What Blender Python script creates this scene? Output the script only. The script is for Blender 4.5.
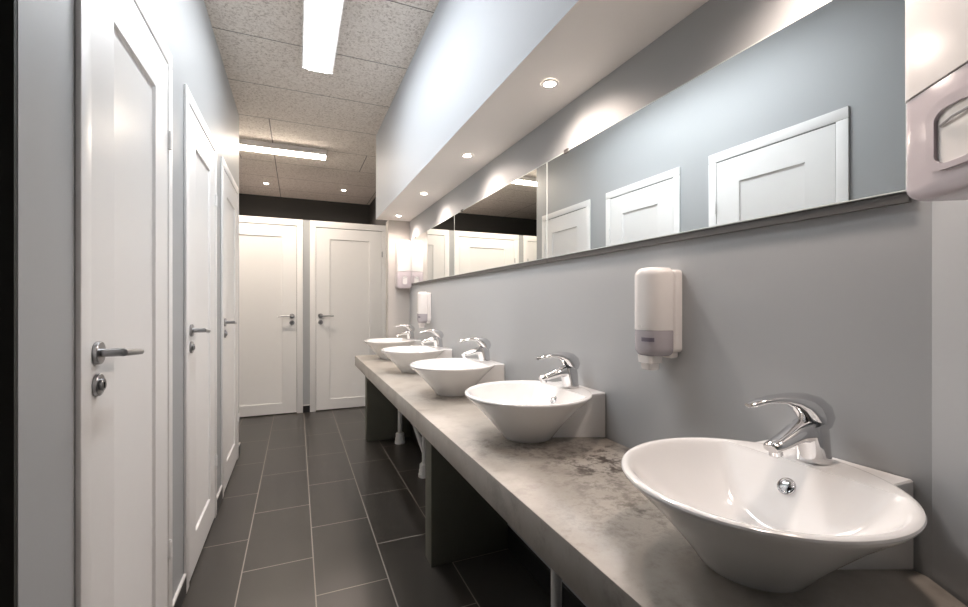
import bpy, bmesh, math, random
from mathutils import Vector, Matrix
random.seed(7)
D = bpy.data
C = bpy.context.scene.collection
for o in list(D.objects): D.objects.remove(o)
PI = math.pi

# ------------------------------------------------------------ camera
cam_d = D.cameras.new('camera'); cam = D.objects.new('camera', cam_d); C.objects.link(cam)
cam.location = (0, 0, 1.2)
cam.rotation_euler = (PI/2, 0, math.radians(-23.2))
cam_d.sensor_width = 36; cam_d.lens = 437/968*36
cam_d.shift_y = 1.5/968
cam_d.clip_start = 0.02
bpy.context.scene.camera = cam
# ------------------------------------------------------------ world, exposure
w = D.worlds.new('world'); bpy.context.scene.world = w; w.use_nodes = True
w.node_tree.nodes['Background'].inputs[0].default_value = (0.8, 0.9, 1.0, 1)
w.node_tree.nodes['Background'].inputs[1].default_value = 0.05
vs = bpy.context.scene.view_settings
vs.view_transform = 'Standard'; vs.look = 'None'; vs.gamma = 1.0; vs.use_curve_mapping = False
vs.exposure = 1.82
TUBE_COL = (0.93, 0.965, 1.0); TUBE_STRENGTH = 10.5
ALCOVE_COL = (1.0, 0.86, 0.72); ALCOVE_STRENGTH = 21.0
SPOT_COL = (1.0, 0.83, 0.73); SPOT_POWER = 5.4

# ------------------------------------------------------------ materials
def srgb(r, g, b):
    f = lambda c: (c/255/12.92) if c/255 <= 0.04045 else ((c/255+0.055)/1.055)**2.4
    return (f(r), f(g), f(b), 1)

class NT:
    def __init__(s, name):
        s.m = D.materials.new(name); s.m.use_nodes = True
        s.t = s.m.node_tree; s.b = s.t.nodes['Principled BSDF']
    def n(s, kind, **kw):
        nd = s.t.nodes.new(kind)
        for k, v in kw.items():
            if k.startswith('i_'):
                key = k[2:]
                key = int(key) if key.isdigit() else key.replace('_', ' ')
                nd.inputs[key].default_value = v
            else: setattr(nd, k, v)
        return nd
    def l(s, a, b): s.t.links.new(a, b)
    def math(s, op, a, b=None, c=None):
        nd = s.t.nodes.new('ShaderNodeMath'); nd.operation = op
        for i, v in enumerate((a, b, c)):
            if v is None: continue
            if isinstance(v, (int, float)): nd.inputs[i].default_value = v
            else: s.l(v, nd.inputs[i])
        return nd.outputs[0]
    def mix(s, fac, a, b, mode='MIX'):
        nd = s.t.nodes.new('ShaderNodeMix'); nd.data_type = 'RGBA'; nd.blend_type = mode
        for sock, v in ((nd.inputs[0], fac), (nd.inputs[6], a), (nd.inputs[7], b)):
            if isinstance(v, (int, float, tuple)): sock.default_value = v
            else: s.l(v, sock)
        return nd.outputs[2]
    def ramp(s, x, stops):
        nd = s.t.nodes.new('ShaderNodeValToRGB'); e = nd.color_ramp.elements
        while len(e) < len(stops): e.new(0.5)
        for el, (p, c) in zip(e, stops): el.position = p; el.color = c if len(c) == 4 else (*c, 1)
        s.l(x, nd.inputs[0]); return nd.outputs[0]
    def bump(s, h, strength=0.3, dist=0.002):
        nd = s.n('ShaderNodeBump'); nd.inputs['Strength'].default_value = strength
        nd.inputs['Distance'].default_value = dist
        s.l(h, nd.inputs['Height']); s.l(nd.outputs[0], s.b.inputs['Normal'])
    def pos(s): return s.n('ShaderNodeNewGeometry').outputs['Position']
    def noise(s, vec, scale, detail=4, rough=0.55):
        nd = s.n('ShaderNodeTexNoise'); nd.inputs['Scale'].default_value = scale
        nd.inputs['Detail'].default_value = detail; nd.inputs['Roughness'].default_value = rough
        s.l(vec, nd.inputs['Vector']); return nd.outputs['Fac']

def simple(name, col, rough=0.5, metal=0.0, coat=0.0, var=0.03, bump=0.0, scale=25):
    k = NT(name); b = k.b
    p = k.n('ShaderNodeTexCoord').outputs['Object']
    nz = k.noise(p, scale)
    dark = tuple(c*(1-var*2) for c in col[:3]) + (1,)
    k.l(k.mix(nz, dark, col), b.inputs['Base Color'])
    b.inputs['Roughness'].default_value = rough; b.inputs['Metallic'].default_value = metal
    b.inputs['Coat Weight'].default_value = coat; b.inputs['Coat Roughness'].default_value = 0.05
    if bump: k.bump(nz, bump, 0.001)
    return k.m

M = {}
M['paint'] = simple('grey_wall_paint', (0.415, 0.428, 0.438, 1), 0.5, var=0.01, bump=0.05, scale=120)
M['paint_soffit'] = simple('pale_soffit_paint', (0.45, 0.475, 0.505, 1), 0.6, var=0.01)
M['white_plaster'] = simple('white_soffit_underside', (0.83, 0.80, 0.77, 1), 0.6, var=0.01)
M['beige_paint'] = simple('warm_grey_paint', (0.50, 0.475, 0.45, 1), 0.55, var=0.01)
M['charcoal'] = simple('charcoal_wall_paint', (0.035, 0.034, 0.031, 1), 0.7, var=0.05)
M['door_white'] = simple('white_door_lacquer', (0.86, 0.85, 0.84, 1), 0.40, var=0.01)
M['ceramic'] = simple('white_glazed_ceramic', (0.88, 0.875, 0.87, 1), 0.09, coat=0.4, var=0.004)
M['plastic_white'] = simple('white_plastic', (0.82, 0.79, 0.77, 1), 0.2, var=0.01)
M['plastic_grey'] = simple('smoky_translucent_plastic', (0.46, 0.43, 0.455, 1), 0.15, var=0.05)
M['plastic_pink'] = simple('pale_mauve_plastic', (0.60, 0.54, 0.565, 1), 0.13, var=0.02)
M['pipe'] = simple('white_pipe_plastic', (0.72, 0.72, 0.71, 1), 0.35, var=0.02)
M['print'] = simple('grey_print', (0.16, 0.14, 0.18, 1), 0.4, var=0.01)
M['black'] = simple('black_gap', (0.01, 0.01, 0.01, 1), 0.6, var=0.05)
M['skirting'] = simple('black_tile_skirting', (0.02, 0.02, 0.021, 1), 0.35, var=0.1)
M['cap'] = simple('white_grout_cap', (0.72, 0.70, 0.68, 1), 0.5, var=0.02)
M['chrome'] = simple('chrome', (0.72, 0.72, 0.73, 1), 0.05, metal=1, var=0.002)
M['steel'] = simple('brushed_steel', (0.42, 0.42, 0.43, 1), 0.28, metal=1, var=0.03)
M['rail'] = simple('dark_aluminium', (0.11, 0.105, 0.10, 1), 0.5, metal=0.3, var=0.03)
M['glass_edge'] = simple('polished_glass_edge', (0.75, 0.8, 0.78, 1), 0.2, var=0.01)
M['mirror'] = simple('silvered_mirror', (0.90, 0.925, 0.92, 1), 0.0, metal=1, var=0.0)
M['panel_side'] = simple('dark_green_grey_board', (0.125, 0.125, 0.10, 1), 0.5, var=0.05)

def mat_floor():
    k = NT('charcoal_floor_tiles'); p = k.pos()
    sep = k.n('ShaderNodeSeparateXYZ'); k.l(p, sep.inputs[0])
    X, Y = sep.outputs[0], sep.outputs[1]
    u = k.math('DIVIDE', k.math('SUBTRACT', X, 0.072 - 0.298*20), 0.298)
    col = k.math('FLOOR', u)
    fu = k.math('FRACT', u)
    par = k.math('MODULO', col, 2.0)                      # 20 -> 0 : column right of x=.072
    off = k.math('MULTIPLY', par, 0.3)
    v = k.math('DIVIDE', k.math('SUBTRACT', k.math('SUBTRACT', Y, off), 1.93 - 0.6*10), 0.6)
    fv = k.math('FRACT', v)
    du = k.math('MULTIPLY', k.math('MINIMUM', fu, k.math('SUBTRACT', 1.0, fu)), 0.298)
    dv = k.math('MULTIPLY', k.math('MINIMUM', fv, k.math('SUBTRACT', 1.0, fv)), 0.6)
    g = k.math('LESS_THAN', k.math('MINIMUM', du, dv), 0.0026)
    cv = k.n('ShaderNodeCombineXYZ'); k.l(col, cv.inputs[0]); k.l(k.math('FLOOR', v), cv.inputs[1])
    wn = k.n('ShaderNodeTexWhiteNoise'); wn.noise_dimensions = '2D'; k.l(cv.outputs[0], wn.inputs['Vector'])
    n1 = k.noise(p, 1.7, 1); n2 = k.noise(p, 30, 1)
    base = k.ramp(n1, [(0.25, (0.036, 0.032, 0.028)), (0.8, (0.047, 0.042, 0.037))])
    base = k.mix(k.math('MULTIPLY', wn.outputs['Value'], 0.3), base, (0.05, 0.047, 0.043, 1))
    base = k.mix(k.math('MULTIPLY', n2, 0.05), base, (0.06, 0.056, 0.05, 1))
    k.l(k.mix(g, base, (0.30, 0.27, 0.24, 1)), k.b.inputs['Base Color'])
    r = 0.30
    k.l(k.math('ADD', r, k.math('MULTIPLY', g, 0.4)), k.b.inputs['Roughness'])
    k.b.inputs['Specular IOR Level'].default_value = 0.55
    h = k.math('SUBTRACT', k.math('MULTIPLY', n2, 0.1), g)
    return k.m
M['floor'] = mat_floor()

def mat_ceiling():
    k = NT('wood_wool_ceiling_boards'); p = k.pos()
    sep = k.n('ShaderNodeSeparateXYZ'); k.l(p, sep.inputs[0])
    X, Y = sep.outputs[0], sep.outputs[1]
    v = k.math('DIVIDE', k.math('SUBTRACT', Y, 4.02 - 6.0), 0.6)
    fv = k.math('FRACT', v)
    dv = k.math('MULTIPLY', k.math('MINIMUM', fv, k.math('SUBTRACT', 1.0, fv)), 0.6)
    row = k.math('FLOOR', v)
    u = k.math('DIVIDE', k.math('ADD', X, 0.21 + 1.2*5), 1.2)
    # beyond the corridor the long joints alternate
    par = k.math('MODULO', row, 2.0)
    u2 = k.math('ADD', u, k.math('MULTIPLY', k.math('MULTIPLY', par, k.math('GREATER_THAN', Y, 4.6)), 0.0))
    fu = k.math('FRACT', u2)
    du = k.math('MULTIPLY', k.math('MINIMUM', fu, k.math('SUBTRACT', 1.0, fu)), 1.2)
    fu3 = k.math('FRACT', k.math('ADD', u2, 0.27))
    du3 = k.math('MULTIPLY', k.math('MINIMUM', fu3, k.math('SUBTRACT', 1.0, fu3)), 1.2)
    far = k.math('GREATER_THAN', Y, 4.02)
    g1 = k.math('MULTIPLY', k.math('LESS_THAN', du, 0.004), far)
    row2 = k.math('MULTIPLY', k.math('GREATER_THAN', Y, 4.62), k.math('LESS_THAN', Y, 5.22))
    g3 = k.math('MULTIPLY', k.math('LESS_THAN', du3, 0.004), row2)
    g = k.math('MAXIMUM', k.math('MAXIMUM', k.math('LESS_THAN', dv, 0.0035), g1), g3)
    n1 = k.noise(p, 14, 6, 0.7)
    n2 = k.noise(p, 75, 5, 0.8)
    vo = k.n('ShaderNodeTexVoronoi'); vo.inputs['Scale'].default_value = 90; k.l(p, vo.inputs['Vector'])
    c = k.ramp(n2, [(0.38, (0.42, 0.355, 0.30)), (0.47, (0.80, 0.735, 0.67)), (0.62, (0.92, 0.87, 0.81))])
    c = k.mix(k.math('MULTIPLY', n1, 0.25), c, (0.66, 0.60, 0.54, 1))
    k.l(k.mix(k.math('MULTIPLY', g, 0.8), c, (0.10, 0.085, 0.07, 1)), k.b.inputs['Base Color'])
    k.b.inputs['Roughness'].default_value = 0.9
    h = k.math('SUBTRACT', k.math('ADD', n2, k.math('MULTIPLY', vo.outputs['Distance'], 0.5)), g)
    k.bump(h, 0.5, 0.004)
    return k.m
M['ceiling'] = mat_ceiling()

def mat_concrete():
    k = NT('polished_concrete'); p = k.pos()
    n1 = k.noise(p, 3.2, 7, 0.62); n2 = k.noise(p, 11, 6, 0.7); n3 = k.noise(p, 70, 4, 0.6)
    c = k.ramp(n1, [(0.28, (0.20, 0.17, 0.14)), (0.42, (0.36, 0.325, 0.285)), (0.56, (0.48, 0.45, 0.41)), (0.75, (0.62, 0.60, 0.565))])
    c = k.mix(0.5, c, k.ramp(n2, [(0.33, (0.20, 0.175, 0.145)), (0.45, (0.40, 0.37, 0.33)), (0.7, (0.56, 0.53, 0.49))]))
    c = k.mix(k.math('MULTIPLY', n3, 0.25), c, (0.30, 0.27, 0.23, 1))
    # wear stains between the first and second basins
    def stain(cx, cy, r, amt, col, c):
        vm = k.n('ShaderNodeVectorMath'); vm.operation = 'DISTANCE'
        k.l(p, vm.inputs[0]); vm.inputs[1].default_value = (cx, cy, 0.748)
        d = k.math('DIVIDE', vm.outputs['Value'], r)
        m = k.math('MAXIMUM', k.math('SUBTRACT', 1.0, d), 0.0)
        nn = k.ramp(k.noise(p, 22, 6, 0.75), [(0.45, (0, 0, 0)), (0.62, (1, 1, 1))])
        return k.mix(k.math('MULTIPLY', k.math('MULTIPLY', m, nn), amt), c, col)
    c = stain(0.84, 1.02, 0.28, 1.8, (0.075, 0.06, 0.05, 1), c)
    c = stain(0.66, 1.26, 0.25, 1.1, (0.10, 0.085, 0.07, 1), c)
    c = stain(0.70, 0.75, 0.28, 1.0, (0.13, 0.115, 0.095, 1), c)
    c = stain(0.66, 2.05, 0.25, 0.9, (0.13, 0.115, 0.095, 1), c)
    k.l(c, k.b.inputs['Base Color'])
    k.l(k.math('ADD', k.math('MULTIPLY', n2, 0.3), 0.2), k.b.inputs['Roughness'])
    k.bump(n3, 0.15, 0.001)
    return k.m
M['concrete'] = mat_concrete()

def emit(name, col, strength):
    k = NT(name); k.b.inputs['Base Color'].default_value = (0.9, 0.9, 0.9, 1)
    k.b.inputs['Emission Color'].default_value = (*col, 1); k.b.inputs['Emission Strength'].default_value = strength
    return k.m
M['tube'] = emit('lit_corridor_diffuser', TUBE_COL, TUBE_STRENGTH)
M['tube_warm'] = emit('lit_alcove_diffuser', ALCOVE_COL, ALCOVE_STRENGTH)
M['spot'] = emit('lit_downlight_lens', (1.0, 0.88, 0.74), 14)

# ------------------------------------------------------------ mesh helpers
def box(bm, x0, x1, y0, y1, z0, z1, bev=0.0):
    vs_ = [bm.verts.new((x, y, z)) for z in (z0, z1) for y in (y0, y1) for x in (x0, x1)]
    fs = [(0, 2, 3, 1), (4, 5, 7, 6), (0, 1, 5, 4), (2, 6, 7, 3), (0, 4, 6, 2), (1, 3, 7, 5)]
    faces = [bm.faces.new([vs_[i] for i in f]) for f in fs]
    if bev:
        es = list({e for f in faces for e in f.edges})
        bmesh.ops.bevel(bm, geom=es, offset=bev, segments=3, affect='EDGES', profile=0.5)
def prism(bm, pts, z0, z1, bev=0.0):
    a = [bm.verts.new((x, y, z0)) for x, y in pts]; b = [bm.verts.new((x, y, z1)) for x, y in pts]
    n = len(pts)
    fs = [bm.faces.new(a[::-1]), bm.faces.new(b)]
    for i in range(n): fs.append(bm.faces.new((a[i], a[(i+1) % n], b[(i+1) % n], b[i])))
    if bev:
        es = list({e for f in fs for e in f.edges})
        bmesh.ops.bevel(bm, geom=es, offset=bev, segments=2, affect='EDGES', profile=0.5)
def loft(bm, rings, cap=True):
    rs = [[bm.verts.new(p) for p in r] for r in rings]
    n = len(rs[0])
    for a, b in zip(rs, rs[1:]):
        for i in range(n): bm.faces.new((a[i], a[(i+1) % n], b[(i+1) % n], b[i]))
    if cap: bm.faces.new(rs[0][::-1]); bm.faces.new(rs[-1])
def cyl(bm, p0, p1, r0, r1=None, n=24, bev=0.0):
    p0, p1 = Vector(p0), Vector(p1); r1 = r0 if r1 is None else r1
    d = (p1-p0).normalized(); q = d.to_track_quat('Z', 'Y')
    L = (p1-p0).length
    prof = [(r0, 0), (r1, L)] if not bev else [(r0-bev, 0), (r0, bev), (r1, L-bev), (r1-bev, L)]
    loft(bm, [[p0 + q @ Vector((r*math.cos(2*PI*i/n), r*math.sin(2*PI*i/n), h)) for i in range(n)] for r, h in prof])
def tube(bm, path, r, n=16):
    """round tube along a list of points (r constant or list)"""
    P = [Vector(p) for p in path]; rings = []
    for i, p in enumerate(P):
        d = (P[min(i+1, len(P)-1)] - P[max(i-1, 0)]).normalized()
        up = Vector((0, 1, 0)) if abs(d.y) < 0.9 else Vector((0, 0, 1))
        a = d.cross(up).normalized(); b = a.cross(d).normalized()
        rr = r[i] if isinstance(r, (list, tuple)) else r
        ra, rb = rr if isinstance(rr, tuple) else (rr, rr)
        rings.append([p + a*ra*math.cos(2*PI*k/n) + b*rb*math.sin(2*PI*k/n) for k in range(n)])
    loft(bm, rings)
def lathe(bm, prof, n=32, centre=(0, 0), flip=False):
    rs = [[bm.verts.new((centre[0]+r*math.cos(2*PI*i/n), centre[1]+r*math.sin(2*PI*i/n), z)) for i in range(n)] for r, z in prof]
    for a, b in zip(rs, rs[1:]):
        for i in range(n): bm.faces.new((a[i], a[(i+1) % n], b[(i+1) % n], b[i]))
    bm.faces.new(rs[0][::-1]); bm.faces.new(rs[-1])
def rrect(cx, cy, hw, hh, r, n=6):
    pts = []
    for sx, sy, a0 in ((1, 1, 0), (-1, 1, 90), (-1, -1, 180), (1, -1, 270)):
        for i in range(n+1):
            a = math.radians(a0 + 90*i/n)
            pts.append((cx+sx*(hw-r)+r*math.cos(a), cy+sy*(hh-r)+r*math.sin(a)))
    return pts

def obj(name, bm, mat, parent=None, sharp=35, smooth=True):
    bmesh.ops.recalc_face_normals(bm, faces=bm.faces)
    me = D.meshes.new(name); bm.to_mesh(me); bm.free()
    for m in (mat if isinstance(mat, (list, tuple)) else [mat]): me.materials.append(m)
    if smooth:
        for p in me.polygons: p.use_smooth = True
        me.set_sharp_from_angle(angle=math.radians(sharp))
    o = D.objects.new(name, me); C.objects.link(o)
    if parent: o.parent = parent
    return o
def tag(o, label, cat, group=None, kind=None):
    o['label'] = label; o['category'] = cat
    if group: o['group'] = group
    if kind: o['kind'] = kind
    return o
def thing(name, label, cat, loc=(0, 0, 0), rotz=0, group=None, kind=None):
    o = D.objects.new(name, None); C.objects.link(o); o.empty_display_size = 0.1
    o.location = loc; o.rotation_euler = (0, 0, rotz)
    return tag(o, label, cat, group, kind)
def copy_tree(o, parent=None):
    c = o.copy(); C.objects.link(c)
    if parent: c.parent = parent
    for ch in list(o.children): copy_tree(ch, c)
    return c

# ------------------------------------------------------------ dimensions
LX = -0.431; RX = 0.97; SX = 0.664; SZ = 1.98; CZ = 2.74
YE = 4.05; YD = 5.28; YB = 6.87; TOPZ = 2.15
AX, AY = 0.97, 0.374                       # where the angled wall starts
TH = math.radians(33)
dA = Vector((math.sin(TH), math.cos(TH), 0)); nA = Vector((-math.cos(TH), math.sin(TH), 0))
A2 = (SX, AY - (AX-SX)/math.tan(TH))

def struct(name, bm, mat, label, cat, parent=None):
    o = obj(name, bm, mat, parent, smooth=False)
    return tag(o, label, cat, kind='structure')

bm = bmesh.new(); box(bm, -2.7, 1.3, -1.7, YB+0.12, -0.1, 0)
struct('floor', bm, M['floor'], 'charcoal rectangular floor tiles with pale grout running down the corridor', 'floor')
bm = bmesh.new(); box(bm, -2.7, 1.3, -1.7, YB+0.12, CZ, CZ+0.1)
struct('ceiling', bm, M['ceiling'], 'beige wood wool ceiling boards with dark joints', 'ceiling')

def wall_run(bm, u0, u1, z1, openings, put):
    """wall between u0 and u1 with door openings (a, b, top)"""
    cur = u0
    for a, b, t in sorted(openings):
        put(bm, cur, a, 0, z1)
        if t < z1: put(bm, a, b, t, z1)
        cur = b
    put(bm, cur, u1, 0, z1)
LEFT = [(1.188, 1.932), (2.155, 2.908), (3.12, 3.925)]
ARCH = 0.052; LT = 2.06; FT = 2.118
bm = bmesh.new()
wall_run(bm, 0.985, YE, CZ, [(a+ARCH-.004, b-ARCH+.004, LT+.004) for a, b in LEFT],
         lambda bm, a, b, z0, z1: box(bm, LX-0.12, LX, a, b, z0, z1))
struct('wall_left', bm, M['paint'], 'blue grey painted corridor wall holding three white doors on the left', 'wall')
bm = bmesh.new(); box(bm, -2.6, LX-0.12, YE-0.12, YE, 0, CZ)
struct('wall_left_return', bm, M['paint'], 'grey wall face turning left round the corner past the third left door', 'wall')
bm = bmesh.new(); box(bm, LX-0.12, LX, -1.6, 0.1, 0, CZ)
struct('wall_left_entry', bm, M['paint'], 'grey wall beside the entry behind the viewpoint', 'wall')
bm = bmesh.new()
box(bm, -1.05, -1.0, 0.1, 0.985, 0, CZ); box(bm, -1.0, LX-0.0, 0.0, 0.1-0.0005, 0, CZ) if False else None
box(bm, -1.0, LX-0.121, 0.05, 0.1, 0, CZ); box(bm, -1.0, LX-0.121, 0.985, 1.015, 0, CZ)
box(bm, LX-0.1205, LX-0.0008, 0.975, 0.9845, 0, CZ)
struct('wall_nook', bm, M['charcoal'], 'dark recess edge at the far left border of the picture', 'wall')  # charcoal colour stands in for the shade of the unlit recess
bm = bmesh.new(); box(bm, LX-0.12, SX+0.12, -1.7, -1.6, 0, CZ)
struct('wall_front', bm, M['paint'], 'grey wall behind the viewpoint', 'wall')
bm = bmesh.new(); box(bm, RX, RX+0.12, AY, YE-0.02, 0, SZ)
struct('wall_right', bm, M['paint'], 'light grey painted wall behind the basins and mirrors', 'wall')
bm = bmesh.new()
back = (AX+0.2, AY)
prism(bm, [(AX, AY), (A2[0], A2[1]), (SX, -1.6), (SX+0.12, -1.6), (SX+0.12, A2[1]-0.05), (AX+0.12, AY-0.0001)], 0, CZ)
struct('wall_right_entry', bm, M['paint'], 'pale angled wall at the right border beside the nearest basin', 'wall')
bm = bmesh.new(); box(bm, 0.773, RX+0.28, YE-0.02, YE+0.10, 0, SZ)
struct('wall_right_return', bm, M['beige_paint'], 'beige wall end closing the counter run at the far end', 'wall')
bm = bmesh.new()
prism(bm, [(SX, A2[1]+0.001), (AX, AY+0.001), (RX+0.28, AY+0.001), (RX+0.28, YE), (SX, YE)], SZ+0.0005, CZ)
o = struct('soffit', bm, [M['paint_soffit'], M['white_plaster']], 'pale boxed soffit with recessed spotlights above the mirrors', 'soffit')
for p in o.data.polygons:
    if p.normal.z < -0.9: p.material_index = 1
# far cubicles
STALL = [(-1.86, -0.935), (-0.86, 0.064), (0.136, 0.998)]
STF = 0.062; STT = 2.075
bm = bmesh.new()
wall_run(bm, -2.6, 1.03, TOPZ, [(a+STF-.004, b-STF+.004, STT+.004) for a, b in STALL],
         lambda bm, a, b, z0, z1: box(bm, a, b, YD, YD+0.08, z0, z1))
struct('wall_cubicle', bm, M['paint'], 'grey partition holding the white cubicle doors at the corridor end', 'wall')
bm = bmesh.new(); box(bm, -2.6, 1.15, YB, YB+0.1, 0, CZ)
struct('wall_back', bm, M['charcoal'], 'dark charcoal wall visible above the cubicle doors', 'wall')
bm = bmesh.new(); box(bm, 1.03, 1.15, YD, YB, 0, CZ)
struct('wall_back_right', bm, M['charcoal'], 'dark side wall above the right cubicle', 'wall')
bm = bmesh.new(); box(bm, 1.03, 1.15, YE+0.10, YD, 0, CZ)
struct('wall_alcove_right', bm, M['paint'], 'grey side wall behind the beige wall end', 'wall')
bm = bmesh.new(); box(bm, -2.7, -2.6, YE-0.12, YB+0.1, 0, CZ)
struct('wall_alcove_left', bm, M['charcoal'], 'dark wall closing the cross passage on the left', 'wall')
for i, x in enumerate((0.075, -0.92)):
    bm = bmesh.new(); box(bm, x, x+0.05, YD+0.08, YB, 0, TOPZ-0.02)
    struct('wall_divider', bm, M['door_white'], ['white divider between the two right cubicles', 'white divider between the two left cubicles'][i], 'wall')  # hidden dividers, coloured white to bounce light up to the ceiling

# skirtings
def skirt(name, x0, x1, y0, y1, label, capdir):
    bm = bmesh.new(); box(bm, x0, x1, y0, y1, 0, 0.075)
    o = struct(name, bm, M['skirting'], label, 'baseboard')
    bm = bmesh.new(); box(bm, x0, x1, y0, y1, 0.0752, 0.085)
    obj('grout_cap', bm, M['cap'], o, smooth=False)
skirt('baseboard_left', LX, LX+0.010, 1.932, 2.155, 'black tile skirting between the first and second left doors', 0)
skirt('baseboard_left_middle', LX, LX+0.010, 2.908, 3.12, 'black tile skirting between the second and third left doors', 0)
skirt('baseboard_left_far', LX, LX+0.010, 3.925, YE, 'black tile skirting at the corridor corner past the third left door', 0)
skirt('baseboard_left_near', LX, LX+0.010, 0.985, 1.188, 'black tile skirting before the nearest left door', 0)
skirt('baseboard_back', 0.064, 0.136, YD-0.012, YD, 'black tile skirting between the two cubicle doors', 0)
bm = bmesh.new(); box(bm, RX-0.012, RX, AY, YE-0.02, 0, 0.10)
struct('baseboard_right', bm, M['skirting'], 'black tile skirting along the wall under the counter', 'baseboard')

# ------------------------------------------------------------ doors
def leaf_bm(bm, w, z0, z1, iu0, iu1, iz0, iz1, th=0.04, dep=0.010, slope=0.014):
    """door leaf in local coords: u along +x, front toward -y (y=0), inset panel"""
    def V(u, y, z): return bm.verts.new((u, y, z))
    O = [V(0, 0, z0), V(w, 0, z0), V(w, 0, z1), V(0, 0, z1)]
    I = [V(iu0, 0, iz0), V(iu1, 0, iz0), V(iu1, 0, iz1), V(iu0, 0, iz1)]
    s = slope
    P = [V(iu0+s*.35, dep*.8, iz0+s*.35), V(iu1-s*.35, dep*.8, iz0+s*.35), V(iu1-s*.35, dep*.8, iz1-s*.35), V(iu0+s*.35, dep*.8, iz1-s*.35)]
    Q = [V(iu0+s, dep, iz0+s), V(iu1-s, dep, iz0+s), V(iu1-s, dep, iz1-s), V(iu0+s, dep, iz1-s)]
    B = [V(0, th, z0), V(w, th, z0), V(w, th, z1), V(0, th, z1)]
    for a, b in ((O, I), (I, P), (P, Q), (B, O)):
        for i in range(4): bm.faces.new((a[i], a[(i+1) % 4], b[(i+1) % 4], b[i]))
    bm.faces.new(Q); bm.faces.new(B[::-1])

def make_door(name, label, loc, rotz, W, top, leaftop, fr, insets, handle_u, dirn, hinge_u, hinges, izs, hz=1.09, th=0.011, droop=0.012):
    """W total frame width. local +x along the wall, -y out of the wall"""
    t = thing(name, label, 'door', loc, rotz, kind='structure')
    bm = bmesh.new()                                   # architrave, mitred look: two posts and a head
    box(bm, 0, fr, -th, -0.0006, 0, leaftop+0.003, 0.002); box(bm, W-fr, W, -th, -0.0006, 0, leaftop+0.003, 0.002)
    box(bm, 0, W, -th, -0.0006, leaftop+0.0035, top, 0.002)
    # rebate lining inside the opening
    for a, b in ((fr-0.0035, fr-0.0005), (W-fr+0.0005, W-fr+0.0035)): box(bm, a, b, -0.004, 0.07, 0, leaftop+0.002)
    obj('door_frame', bm, M['door_white'], t, 30)
    bm = bmesh.new()
    g = 0.003
    leaf_bm(bm, W-2*fr-2*g, 0.012, leaftop-0.003, insets[0], insets[1], izs[0], izs[1])
    lf = obj('door_leaf', bm, M['door_white'], t, 20); lf.location = (fr+g, -0.0080, 0)
    u = handle_u; y0 = -0.0085
    bm = bmesh.new()
    cyl(bm, (u, y0, hz), (u, y0-0.010, hz), 0.0265, bev=0.0015, n=32)
    cyl(bm, (u, y0-0.010, hz), (u, y0-0.052, hz), 0.0095)
    cyl(bm, (u-dirn*0.008, y0-0.052, hz), (u+dirn*0.138, y0-0.047, hz-droop), 0.0090, 0.0072, bev=.001)
    obj('door_handle', bm, M['steel'], t, 40)
    bm = bmesh.new()
    lz = hz-0.073
    cyl(bm, (u, y0, lz), (u, y0-0.009, lz), 0.0255, bev=0.0015, n=32)
    cyl(bm, (u, y0-0.009, lz), (u, y0-0.015, lz), 0.014, bev=0.001, n=24)
    lk = obj('lock', bm, M['steel'], t, 40)
    bm = bmesh.new(); box(bm, u-0.0015, u+0.0015, y0-0.0165, y0-0.0145, lz-0.008, lz+0.006)
    obj('keyhole', bm, M['black'], lk)
    for z in hinges:
        bm = bmesh.new()
        cyl(bm, (hinge_u, -th-0.004, z-0.03), (hinge_u, -th-0.004, z+0.03), 0.0055, n=14, bev=0.001)
        cyl(bm, (hinge_u, -th-0.004, z+0.03), (hinge_u, -th-0.004, z+0.036), 0.004, n=14)
        box(bm, hinge_u-0.004, hinge_u+0.004, -th-0.004, 0.004, z-0.027, z+0.027)
        obj('hinge', bm, M['steel'] if abs(rotz) < .1 else M['door_white'], t, 40)
    return t
# left doors: wall normal +X -> local -y = +X : rotate +90deg  (local x -> +Y)
lab = ['nearest white panelled door on the left with a large steel handle',
       'middle white panelled door on the left corridor wall',
       'farthest white door on the left, beside the corridor corner']
for i, (a, b) in enumerate(LEFT):
    make_door('door_%d' % (i+1), lab[i], (LX, a, 0), PI/2, b-a, FT, LT, ARCH,
              (0.135, 0.49) if i == 0 else (0.14, b-a-2*ARCH-0.146), 0.083, 1, b-a-ARCH, (0.324, 1.785), (0.165, 1.915))
# cubicle doors: wall normal -Y -> local frame as is
a, b = STALL[2]
make_door('door_4', 'right white cubicle door at the corridor end, partly hidden by the counter', (a, YD, 0), 0, b-a, TOPZ, STT, STF,
          (0.145, b-a-2*STF-0.15), STF+0.05, 1, b-a-STF, (0.3, 1.80), (0.125, 1.95), hz=1.078, droop=0.003)
a, b = STALL[1]
make_door('door_5', 'left white cubicle door at the corridor end, with its handle on the right', (a, YD, 0), 0, b-a, TOPZ, STT, STF,
          (0.15, b-a-2*STF-0.15), b-a-STF-0.05, -1, STF, (0.3, 1.80), (0.125, 1.95), hz=1.078, droop=0.003)
a, b = STALL[0]
make_door('door_6', 'white cubicle door round the corner, seen only at the edge of the mirror reflection', (a, YD, 0), 0, b-a, TOPZ, STT, STF,
          (0.15, b-a-2*STF-0.15), STF+0.05, 1, b-a-STF, (0.3, 1.80), (0.125, 1.95), hz=1.078, droop=0.003)

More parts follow.
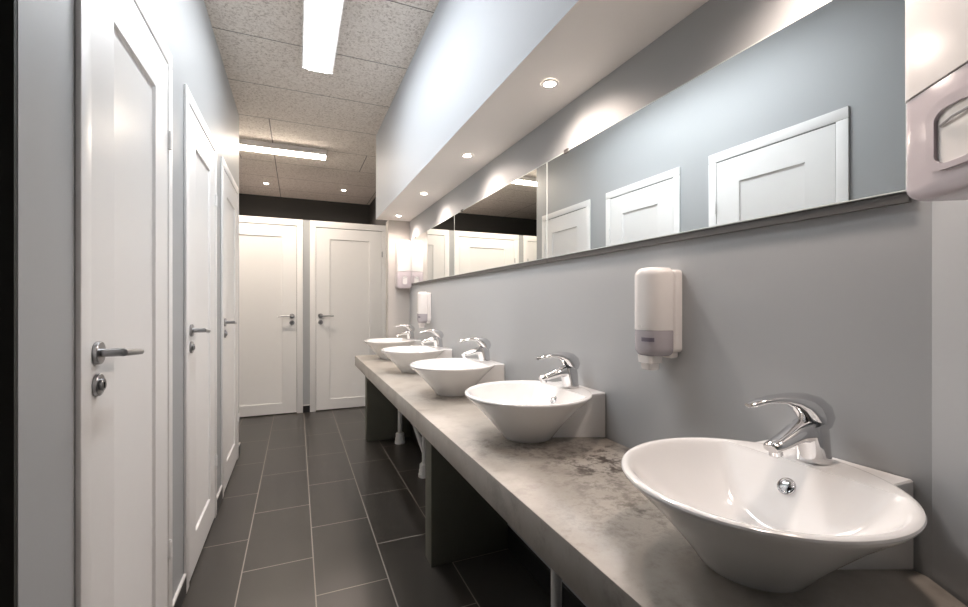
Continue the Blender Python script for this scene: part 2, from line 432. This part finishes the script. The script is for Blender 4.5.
# ------------------------------------------------------------ counter
CT = 0.748; CX = 0.476
t = thing('concrete_counter', 'long mottled concrete counter running under the five basins', 'counter', (0, 0, 0))
bm = bmesh.new()
e = 0.0015
prism(bm, [(CX, A2[1]+0.02), (A2[0]+0.0-e, A2[1]+0.02), (AX-2*e, AY+0.004), (RX-e, AY+0.01), (RX-e, YE-0.022), (CX, YE-0.022)], CT-0.085, CT, 0.003)
obj('countertop', bm, M['concrete'], t, 30)
for y in (0.42, 1.93, 3.925):
    bm = bmesh.new(); box(bm, 0.565, 0.954, y, y+0.10, 0.0005, CT-0.0855, 0.002)
    obj('support_panel', bm, M['panel_side'], t, 30)
bm = bmesh.new(); box(bm, 0.87, 0.956, 0.53, 1.92, CT-0.14, CT-0.0855)
obj('rear_batten', bm, M['panel_side'], t, 30)

# ------------------------------------------------------------ washbasin
BH = 0.153
def bowl_bm():
    bm = bmesh.new(); n = 128
    outer = [(0.070, 0.0), (0.084, 0.0), (0.088, 0.004), (0.096, 0.016), (0.112, 0.036), (0.133, 0.060), (0.155, 0.084), (0.175, 0.105), (0.193, 0.122),
             (0.2065, 0.135), (0.2138, 0.142), (0.2172, 0.1465), (0.2180, 0.1495), (0.2166, 0.1525), (0.213, 0.1545), (0.209, 0.1548)]
    inner = [(0.2055, 0.1540), (0.202, 0.1515), (0.197, 0.146), (0.190, 0.136), (0.179, 0.122), (0.163, 0.104), (0.143, 0.084), (0.118, 0.064),
             (0.088, 0.046), (0.055, 0.034), (0.024, 0.029)]
    def back_x(z):                         # the inner back wall under the tap deck
        s = min(max((z-0.03)/(0.153-0.03), 0), 1)
        return 0.050 + 0.083*s**0.8
    rings = [[(r*math.cos(2*PI*i/n), r*math.sin(2*PI*i/n), z) for i in range(n)] for r, z in outer]
    for r, z in inner:
        ring = []
        for i in range(n):
            a = 2*PI*i/n; c = math.cos(a); rr = r
            if c > 0.05:
                lim = back_x(z)/c
                k = 40.0/0.2
                rr = -math.log(math.exp(-k*r)+math.exp(-k*lim))/k if lim < r+0.1 else r
            ring.append((rr*math.cos(a), rr*math.sin(a), z if c < 0.3 or r < .18 else z))
        rings.append(ring)
    rs = [[bm.verts.new(p) for p in r] for r in rings]
    for a, b in zip(rs, rs[1:]):
        for i in range(n): bm.faces.new((a[i], a[(i+1) % n], b[(i+1) % n], b[i]))
    bm.faces.new(rs[0][::-1]); bm.faces.new(rs[-1])
    # rear block carrying the tap deck
    hw = 0.125; xb = RX-0.735-0.002
    lv = [(0.0005, .086, 40), (0.02, .097, 40), (0.04, .113, 40), (0.065, .135, 40), (0.09, .158, 39), (0.115, .182, 38), (0.135, .203, 37.5), (BH-.003, .208, 37), (BH, .206, 37)]
    R2 = []
    for z, rr, ph in lv:
        fx, fy = rr*.97*math.cos(math.radians(ph)), rr*.97*math.sin(math.radians(ph))
        i_ = .0035 if z == BH else 0.0
        R2.append([(xb, -hw+i_, z), (xb, hw-i_, z), (fx, fy, z), (fx, -fy, z)])
    loft(bm, R2)
    return bm

def faucet(parent):
    """local: basin centre at 0, wall toward +x; z from counter"""
    bx = 0.177; zb = 0.1555
    def sect(cx, cz, ax, hw, ht, tilt, n=28, pw=2.3):
        """section ring centred (cx,cz) lying across direction 'tilt' (radians from +z toward -x)"""
        d = Vector((-math.sin(tilt), 0, math.cos(tilt))); a = Vector((math.cos(tilt), 0, math.sin(tilt)))
        pts = []
        for k in range(n):
            t = 2*PI*k/n; c, s = math.cos(t), math.sin(t)
            f = (abs(c)**pw+abs(s)**pw)**(-1/pw)
            p = Vector((cx, 0, cz)) + a*(ht*f*c) + Vector((0, 1, 0))*(hw*f*s)
            pts.append(p)
        return pts
    bm = bmesh.new()
    # round base ring and body leaning towards the bowl
    loft(bm, [sect(bx, zb, 0, .0285, .0300, 0, pw=2), sect(bx, zb+.003, 0, .0292, .0305, 0, pw=2), sect(bx-.001, zb+.012, 0, .0275, .0305, 0.03, pw=2),
              sect(bx-.003, zb+.030, 0, .0260, .0305, .08), sect(bx-.006, zb+.050, 0, .0258, .0315, .15), sect(bx-.010, zb+.064, 0, .0255, .0310, .2),
              sect(bx-.013, zb+.074, 0, .0250, .029, .25)])
    # spout reaching forward and down
    S = [(bx-.005, zb+.052, .0235, .024, 1.15), (bx-.030, zb+.058, .0225, .021, 1.5), (bx-.055, zb+.055, .0205, .016, 1.72), (bx-.080, zb+.048, .0185, .012, 1.80),
         (bx-.104, zb+.042, .017, .010, 1.82), (bx-.121, zb+.038, .0155, .0088, 1.84), (bx-.1255, zb+.0365, .0125, .0065, 1.84)]
    loft(bm, [sect(x, z, 0, hw, ht, ti) for x, z, hw, ht, ti in S])
    body = obj('faucet', bm, M['chrome'], parent, 50)
    bm = bmesh.new()
    cyl(bm, (bx-.113, 0, zb+.036), (bx-.110, 0, zb+.0235), 0.0115, n=24, bev=.001)
    obj('aerator', bm, M['chrome'], body, 40)
    # lever: dome over the body, arm sweeping forward, tip turned down
    bm = bmesh.new()
    Lv = [(.009, .064, .0235, .021, .30), (.008, .076, .0265, .0295, .40), (.002, .090, .0272, .0305, .60), (-.010, .101, .0268, .0270, .88), (-.026, .1095, .0250, .0205, 1.13),
          (-.045, .1155, .0215, .0138, 1.36), (-.066, .1185, .0180, .0092, 1.52), (-.090, .1185, .0155, .0066, 1.62), (-.112, .1150, .0135, .0056, 1.72),
          (-.130, .1105, .0118, .0050, 1.80), (-.139, .1080, .0088, .0035, 1.82)]
    loft(bm, [sect(x, zb+z, 0, hw, ht, ti) for x, z, hw, ht, ti in Lv])
    lev = obj('lever', bm, M['chrome'], body, 50); lev.location = (bx, 0, 0)

GB = 'washbasins along the counter'
bas = thing('washbasin', 'x', 'sink', (0.737, 0.522, CT), 0, GB)
obj('bowl', bowl_bm(), M['ceramic'], bas, 35)
faucet(bas)
# overflow ring lying on the inner back wall
ring_t = Vector((-math.cos(math.radians(36)), 0, math.sin(math.radians(36))))
bm = bmesh.new()
c0 = Vector((0.050+0.083*((0.112-0.03)/0.123)**0.8, 0.008, 0.112))
q_ = ring_t.to_track_quat('Z', 'Y')
loft(bm, [[c0 + q_ @ Vector((r_*math.cos(2*PI*k/32), r_*math.sin(2*PI*k/32), h_)) for k in range(32)] for r_, h_ in
     ((.0165, -.004), (.0165, .001), (.0155, .0025), (.0135, .003), (.012, .002), (.0115, .0005), (.0112, .0012), (.006, .0026), (.001, .003))])
ov = obj('overflow_ring', bm, M['chrome'], bas, 40)
bm = bmesh.new(); cyl(bm, (0, 0, 0.0275), (0, 0, 0.0315), 0.021, n=28, bev=.0012)
obj('drain_plug', bm, M['chrome'], bas, 40)
BY = [0.522, 1.332, 2.12, 2.93, 3.74]
BL = ['nearest and largest looking white washbasin, at the bottom right of the counter',
      'second white washbasin from the front, left of the near soap dispenser',
      'middle white washbasin, third of the five along the counter',
      'fourth white washbasin from the front, below the far soap dispenser',
      'farthest white washbasin, at the far left end of the counter']
for i, y in enumerate(BY):
    o = bas if i == 0 else copy_tree(bas)
    o.location = (0.735, y, CT); o['label'] = BL[i]
    for f_ in o.children:
        for lv_ in f_.children: 
            if lv_.name.startswith('lever'): lv_.rotation_euler = (0, 0, math.radians((-15, 2, -2, 1, 0)[i]))

# drain pipes under the counter
GP = 'white drain pipes under the counter'
dp = thing('drain_pipe', 'x', 'pipe', (0.825, 0, 0), 0, GP)
bm = bmesh.new(); cyl(bm, (0, 0, 0.045), (0, 0, CT-0.087), 0.019, n=20)
obj('pipe', bm, M['pipe'], dp, 40)
bm = bmesh.new(); lathe(bm, [(0.044, 0.0005), (0.044, 0.02), (0.040, 0.024), (0.040, 0.048), (0.036, 0.054), (0.036, 0.085), (0.030, 0.092), (0.020, 0.094)], 28)
obj('floor_collar', bm, M['pipe'], dp, 35)
PL = ['white drain pipe seen below the counter at the bottom of the picture',
      'white drain pipe hidden behind the middle support panel',
      'white drain pipe with slanted trap just behind the middle support panel',
      'farthest white drain pipe, in front of the end support panel']
PIPES = []
for i, y in enumerate((1.29, 2.15, 2.98, 3.78)):
    o = dp if i == 0 else copy_tree(dp); PIPES.append(o)
    o.location = (0.825, y, 0); o['label'] = PL[i]
bm = bmesh.new()
tube(bm, [(-0.085, .07, CT-0.088), (-0.085, .07, 0.60), (-0.083, .068, 0.50), (-0.070, .06, 0.40), (-0.040, .035, 0.29), (-0.004, 0, 0.17)], 0.017, 14)
obj('trap', bm, M['pipe'], PIPES[2], 40)

# ------------------------------------------------------------ mirrors
MZ0, MZ1 = 1.394, 1.795; GM = 'wide wall mirrors above the basins'
ML = ['nearest long mirror panel, reflecting the near white doors', 'middle long mirror panel with the seam beside the third door reflection',
      'farthest mirror panel, reflecting the cubicle doors next to the wall end']
MY = [(0.40, 1.566, 0.0), (1.570, 2.728, 0.0), (2.732, 3.905, 0.0)]
for i, (y0, y1, tl) in enumerate(MY):
    t = thing('wall_mirror', ML[i], 'mirror', (RX, (y0+y1)/2, MZ0), tl, GM)
    h = (y1-y0)/2
    bm = bmesh.new(); box(bm, -0.013, -0.009, -h, h, 0.001, MZ1-MZ0)
    o = obj('mirror_glass', bm, [M['mirror'], M['glass_edge']], t, smooth=False)
    for p in o.data.polygons: p.material_index = 0 if p.normal.x < -0.9 else 1
    bm = bmesh.new(); H_ = MZ1-MZ0
    for a_ in ((-h, h, H_-.0028, H_), (-h, h, .001, .003), (-h, -h+.0025, .0032, H_-.003), (h-.0025, h, .0032, H_-.003)): box(bm, -0.0134, -0.01305, *a_)
    obj('bevelled_edge', bm, M['glass_edge'], t, smooth=False)  # flat strips on the mirror bevel, its bright highlight put into their colour
    bm = bmesh.new(); box(bm, -0.0085, -0.001, -h+0.01, h-0.01, 0.004, MZ1-MZ0-0.01)
    obj('backing_board', bm, M['rail'], t, smooth=False)
    bm = bmesh.new(); box(bm, -0.0105, -0.001, -h, h, -0.018, -0.0005)
    obj('bottom_rail', bm, M['rail'], t, smooth=False)
    for s in (1,):
        bm = bmesh.new(); box(bm, -0.0165, -0.0135, s*(h-0.14)-0.012, s*(h-0.14)+0.012, MZ1-MZ0-0.008, MZ1-MZ0+0.006); box(bm, -0.0165, -0.001, s*(h-0.14)-0.012, s*(h-0.14)+0.012, MZ1-MZ0+0.0015, MZ1-MZ0+0.006)
        obj('clip', bm, M['rail'], t, smooth=False)

# ------------------------------------------------------------ soap dispensers
def round_body(bm, hw, d0, d1, z0, z1, r, rz, rbot, n=6, taper=0.0):
    """rounded box: x depth from -d1 (front) to -d0 (wall), y +-hw; rz, rbot round the top and bottom edges"""
    rings = []; m = 6
    def plan(ins):
        hh = max((d1-d0)/2 - ins/2, .002)
        cx = -(d0+hh)
        hy = max(hw-ins, .002); rf = min(r, hh*1.6); xf = -(d1-ins/2); xk = -d0; rb = .003; out = []
        for sx, sy, a0, rr in ((xk, 1, 0, rb), (xf, 1, 90, rf), (xf, -1, 180, rf), (xk, -1, 270, rb)):
            for i in range(n+1):
                a = math.radians(a0+90*i/n); qx = sx-rr if sx == xk else sx+rr
                out.append((qx+rr*math.cos(a), sy*(hy-rr)+rr*math.sin(a)))
        return out
    for k in range(m+1):
        a = PI/2*k/m
        rings.append([(x, y, z0 + rbot*(1-math.sin(a))) for x, y in plan(rbot*(1-math.cos(a)))]) if False else rings.append([(x, y, z0 + rbot*(1-math.cos(a))) for x, y in plan(rbot*(1-math.sin(a)))])
    for k in range(m+1):
        a = PI/2*k/m
        rings.append([(x, y, z1 - rz*(1-math.sin(a))) for x, y in plan(rz*(1-math.cos(a)))])
    loft(bm, rings)
GS = 'soap dispensers on the wall behind the basins'
sd = thing('soap_dispenser', 'x', 'soap dispenser', (RX, 0.94, 1.02), 0, GS)
bm = bmesh.new(); round_body(bm, 0.054, 0.030, 0.094, 0.1105, 0.283, 0.046, 0.022, 0.001)
obj('cover', bm, M['plastic_white'], sd, 40)
bm = bmesh.new(); round_body(bm, 0.0535, 0.030, 0.0935, 0.040, 0.110, 0.046, 0.001, 0.020)
win = obj('lower_window', bm, M['plastic_grey'], sd, 40)
bm = bmesh.new(); rings = []
for r_ in (0.0462, 0.0470):
    for z_ in ((0.080, 0.091) if r_ == 0.0462 else (0.091, 0.080)):
        rings.append([(-0.0935+0.046+r_*math.cos(math.radians(a)), -(0.0535-0.046)+r_*math.sin(math.radians(a)), z_) for a in range(172, 222, 6)])
rv = [[bm.verts.new(p) for p in rg] for rg in rings]
for k in range(4):
    for i_ in range(len(rv[0])-1): bm.faces.new((rv[k][i_], rv[k][i_+1], rv[(k+1) % 4][i_+1], rv[(k+1) % 4][i_]))
obj('printed_mark', bm, M['print'], win, smooth=False)
bm = bmesh.new(); box(bm, -0.0950, -0.0939, -0.002, 0.012, 0.118, 0.125)
obj('embossed_mark', bm, M['cap'], sd, smooth=False)
bm = bmesh.new(); round_body(bm, 0.057, 0.001, 0.0295, 0.050, 0.277, 0.008, 0.012, 0.012)
box(bm, -0.034, -0.002, -0.045, 0.045, 0.034, 0.056, 0.006)
obj('back_plate', bm, M['plastic_white'], sd, 40)
bm = bmesh.new()
R0 = [(-0.068+x, y, z) for x, y, z in []]
def rr3(z, h, cx=-0.062): return [(x, y, z) for x, y in rrect(cx, 0, h, h*1.1, h*.5, 5)]
loft(bm, [rr3(0.0, 0.016), rr3(0.002, 0.018), rr3(0.018, 0.019), rr3(0.020, 0.024), rr3(0.0405, 0.026)])
obj('nozzle', bm, M['plastic_white'], sd, 40)
o2 = copy_tree(sd); sd['label'] = 'white wall soap dispenser with smoky window, right of the second basin'
o2.location = (RX, 3.37, 1.02); o2['label'] = 'small looking far soap dispenser on the wall above the fourth basin'

# ------------------------------------------------------------ towel dispensers
GT = 'tall dispensers at both ends of the mirror run'
td = thing('paper_dispenser', 'x', 'dispenser', (0, 0, 0), 0, GT)
DW = 0.066
bm = bmesh.new(); round_body(bm, DW, 0.03, 0.10, 0.158, 0.44, 0.014, 0.028, 0.001)
# slanted seam: lower edge of the cover falls towards +y
for v in bm.verts:
    if v.co.z < 0.17: v.co.z += -0.005*(v.co.y/DW)
obj('cover', bm, M['plastic_white'], td, 40)
bm = bmesh.new()
round_body(bm, DW, 0.03, 0.0985, 0.0, 0.1565, 0.014, 0.001, 0.022)
for v in bm.verts:
    if v.co.z > 0.15: v.co.z += -0.005*(v.co.y/DW)
lw = obj('lower_shroud', bm, M['plastic_pink'], td, 40)
# raised frame of the hand opening
bm = bmesh.new()
pts_o = rrect(0, 0.079, 0.030, 0.048, 0.020, 6); pts_i = rrect(0, 0.076, 0.021, 0.037, 0.014, 6)
n = len(pts_o)
def yz(p, x): return [bm.verts.new((x, a, b)) for a, b in p]
a0, a1, b1, b0 = yz(pts_o, -0.098), yz(pts_o, -0.1035), yz(pts_i, -0.1035), yz(pts_i, -0.0975)
for A_, B_ in ((a0, a1), (a1, b1), (b1, b0)):
    for i in range(n): bm.faces.new((A_[i], A_[(i+1) % n], B_[(i+1) % n], B_[i]))
obj('opening_frame', bm, M['plastic_pink'], lw, 30)
bm = bmesh.new()
vsn = [bm.verts.new((-0.0992, a, b)) for a, b in pts_i]; v2 = [bm.verts.new((-0.0986, a, b)) for a, b in pts_i]
bm.faces.new(vsn); bm.faces.new(v2[::-1])
for i in range(n): bm.faces.new((vsn[i], vsn[(i+1) % n], v2[(i+1) % n], v2[i]))
obj('inner_panel', bm, M['plastic_white'], lw, 30)
bm = bmesh.new(); tube(bm, [(-0.101, 0.016, 0.092), (-0.1045, 0.0, 0.096), (-0.101, -0.018, 0.100)], 0.0018, 10)
obj('tear_bar', bm, M['steel'], lw, 30)
bm = bmesh.new(); round_body(bm, DW+0.001, 0.001, 0.0295, 0.006, 0.432, 0.006, 0.02, 0.02)
obj('back_plate', bm, M['plastic_white'], td, 40)
t2 = copy_tree(td)
sA = 0.080 + DW*1.5; td.scale = (1, 1.5, 1)
P = Vector((AX, AY, 0)) - dA*sA + nA*0.0015
# local -x must point along nA : rotation about z
td.location = (P.x, P.y, 1.350); td.rotation_euler = (0, 0, math.atan2(-nA.y, -nA.x))
td['label'] = 'large glossy white dispenser with mauve lower part, cut by the upper right corner'
t2.location = (0.903, YE-0.0215, 1.350); t2.rotation_euler = (0, 0, PI/2)
t2['label'] = 'small looking far dispenser on the beige wall end beside the mirror'

# ------------------------------------------------------------ ceiling lights
def batten(name, label, loc, rotz, L, W, H, mat, group=None, open_side=False):
    t = thing(name, label, 'ceiling light', loc, rotz, group)
    sd_ = 0.78 if open_side else 0.84; ins = 0.003 if open_side else 0.019
    bm = bmesh.new(); box(bm, -L/2, L/2, -W/2, W/2, -H*0.45, 0, 0.002)
    for q in (-1, 1): box(bm, -L/2, L/2, q*W/2-(ins if q > 0 else 0), q*W/2+(ins if q < 0 else 0), -H*sd_, -H*0.45-.0002)
    for q in (-1, 1): box(bm, q*L/2-(0.012 if q > 0 else 0), q*L/2+(0.012 if q < 0 else 0), -W/2, W/2, -H*.97, -H*0.45-.0003, 0.003)
    obj('housing', bm, M['plastic_white'], t, 40)
    bm = bmesh.new(); e_ = W/2-ins-.001
    prof = [(-e_, -H*.47), (-e_, -H*.8), (-e_+.014, -H*1.0), (e_-.014, -H*1.0), (e_, -H*.8), (e_, -H*.47)]
    x0, x1 = -L/2+.0125, L/2-.0125
    A = [bm.verts.new((x0, y, z)) for y, z in prof]; B = [bm.verts.new((x1, y, z)) for y, z in prof]
    bm.faces.new(A); bm.faces.new(B[::-1])
    for i in range(6): bm.faces.new((A[i], A[(i+1) % 6], B[(i+1) % 6], B[i]))
    obj('diffuser', bm, mat, t, 40)
    return t
GL = 'fluorescent battens on the ceiling'
batten('ceiling_light', 'bright white batten light running along the corridor ceiling', (0.122, 2.18, CZ-0.0005), PI/2, 1.56, 0.18, 0.065, M['tube'], GL)
batten('ceiling_light', 'warm batten light lying across the ceiling at the corridor end', (-0.36, 4.66, CZ-0.0005), 0, 1.27, 0.12, 0.072, M['tube_warm'], GL, True)

# ------------------------------------------------------------ downlights
GD = 'recessed spotlights in the soffit'; GD2 = 'small spotlights over the cubicles'
def downlight(label, loc, group, power, r=0.026, size=162):
    t = thing('downlight', label, 'spotlight', loc, 0, group)
    bm = bmesh.new(); n = 28
    prof = [(r*.78, -0.0012), (r*.80, -0.004), (r*1.15, -0.004), (r*1.2, -0.001)]
    rs = [[bm.verts.new((a*math.cos(2*PI*i/n), a*math.sin(2*PI*i/n), z)) for i in range(n)] for a, z in prof]
    for A, B in zip(rs, rs[1:]):
        for i in range(n): bm.faces.new((A[i], A[(i+1) % n], B[(i+1) % n], B[i]))
    obj('trim_ring', bm, M['plastic_white'], t, 40)
    bm = bmesh.new(); cyl(bm, (0, 0, -0.0012), (0, 0, -0.003), r*.77, n=28)
    obj('lens', bm, M['spot'], t, 40)
    ld = D.lights.new('spot_light', 'SPOT'); ld.energy = power; ld.color = SPOT_COL
    ld.spot_size = math.radians(size); ld.spot_blend = 1.0; ld.shadow_soft_size = 0.045
    lo = D.objects.new('spot_light', ld); C.objects.link(lo); lo.parent = t; lo.location = (0, 0, -0.03)
    return t
DL = ['nearest soffit spotlight, above the first basin', 'biggest looking soffit spotlight, above the second basin', 'third soffit spotlight, above the middle basin',
      'fourth soffit spotlight, above the fourth basin', 'farthest soffit spotlight, near the beige wall end']
for i, y in enumerate((0.50, 1.322, 2.128, 2.97, 3.80)):
    downlight(DL[i], (0.818, y, SZ), GD, SPOT_POWER)
downlight('small ceiling spotlight over the left cubicle', (-0.353, 6.17, CZ), GD2, 18, 0.035)
downlight('small ceiling spotlight over the right cubicle', (0.58, 6.13, CZ), GD2, 18, 0.035)
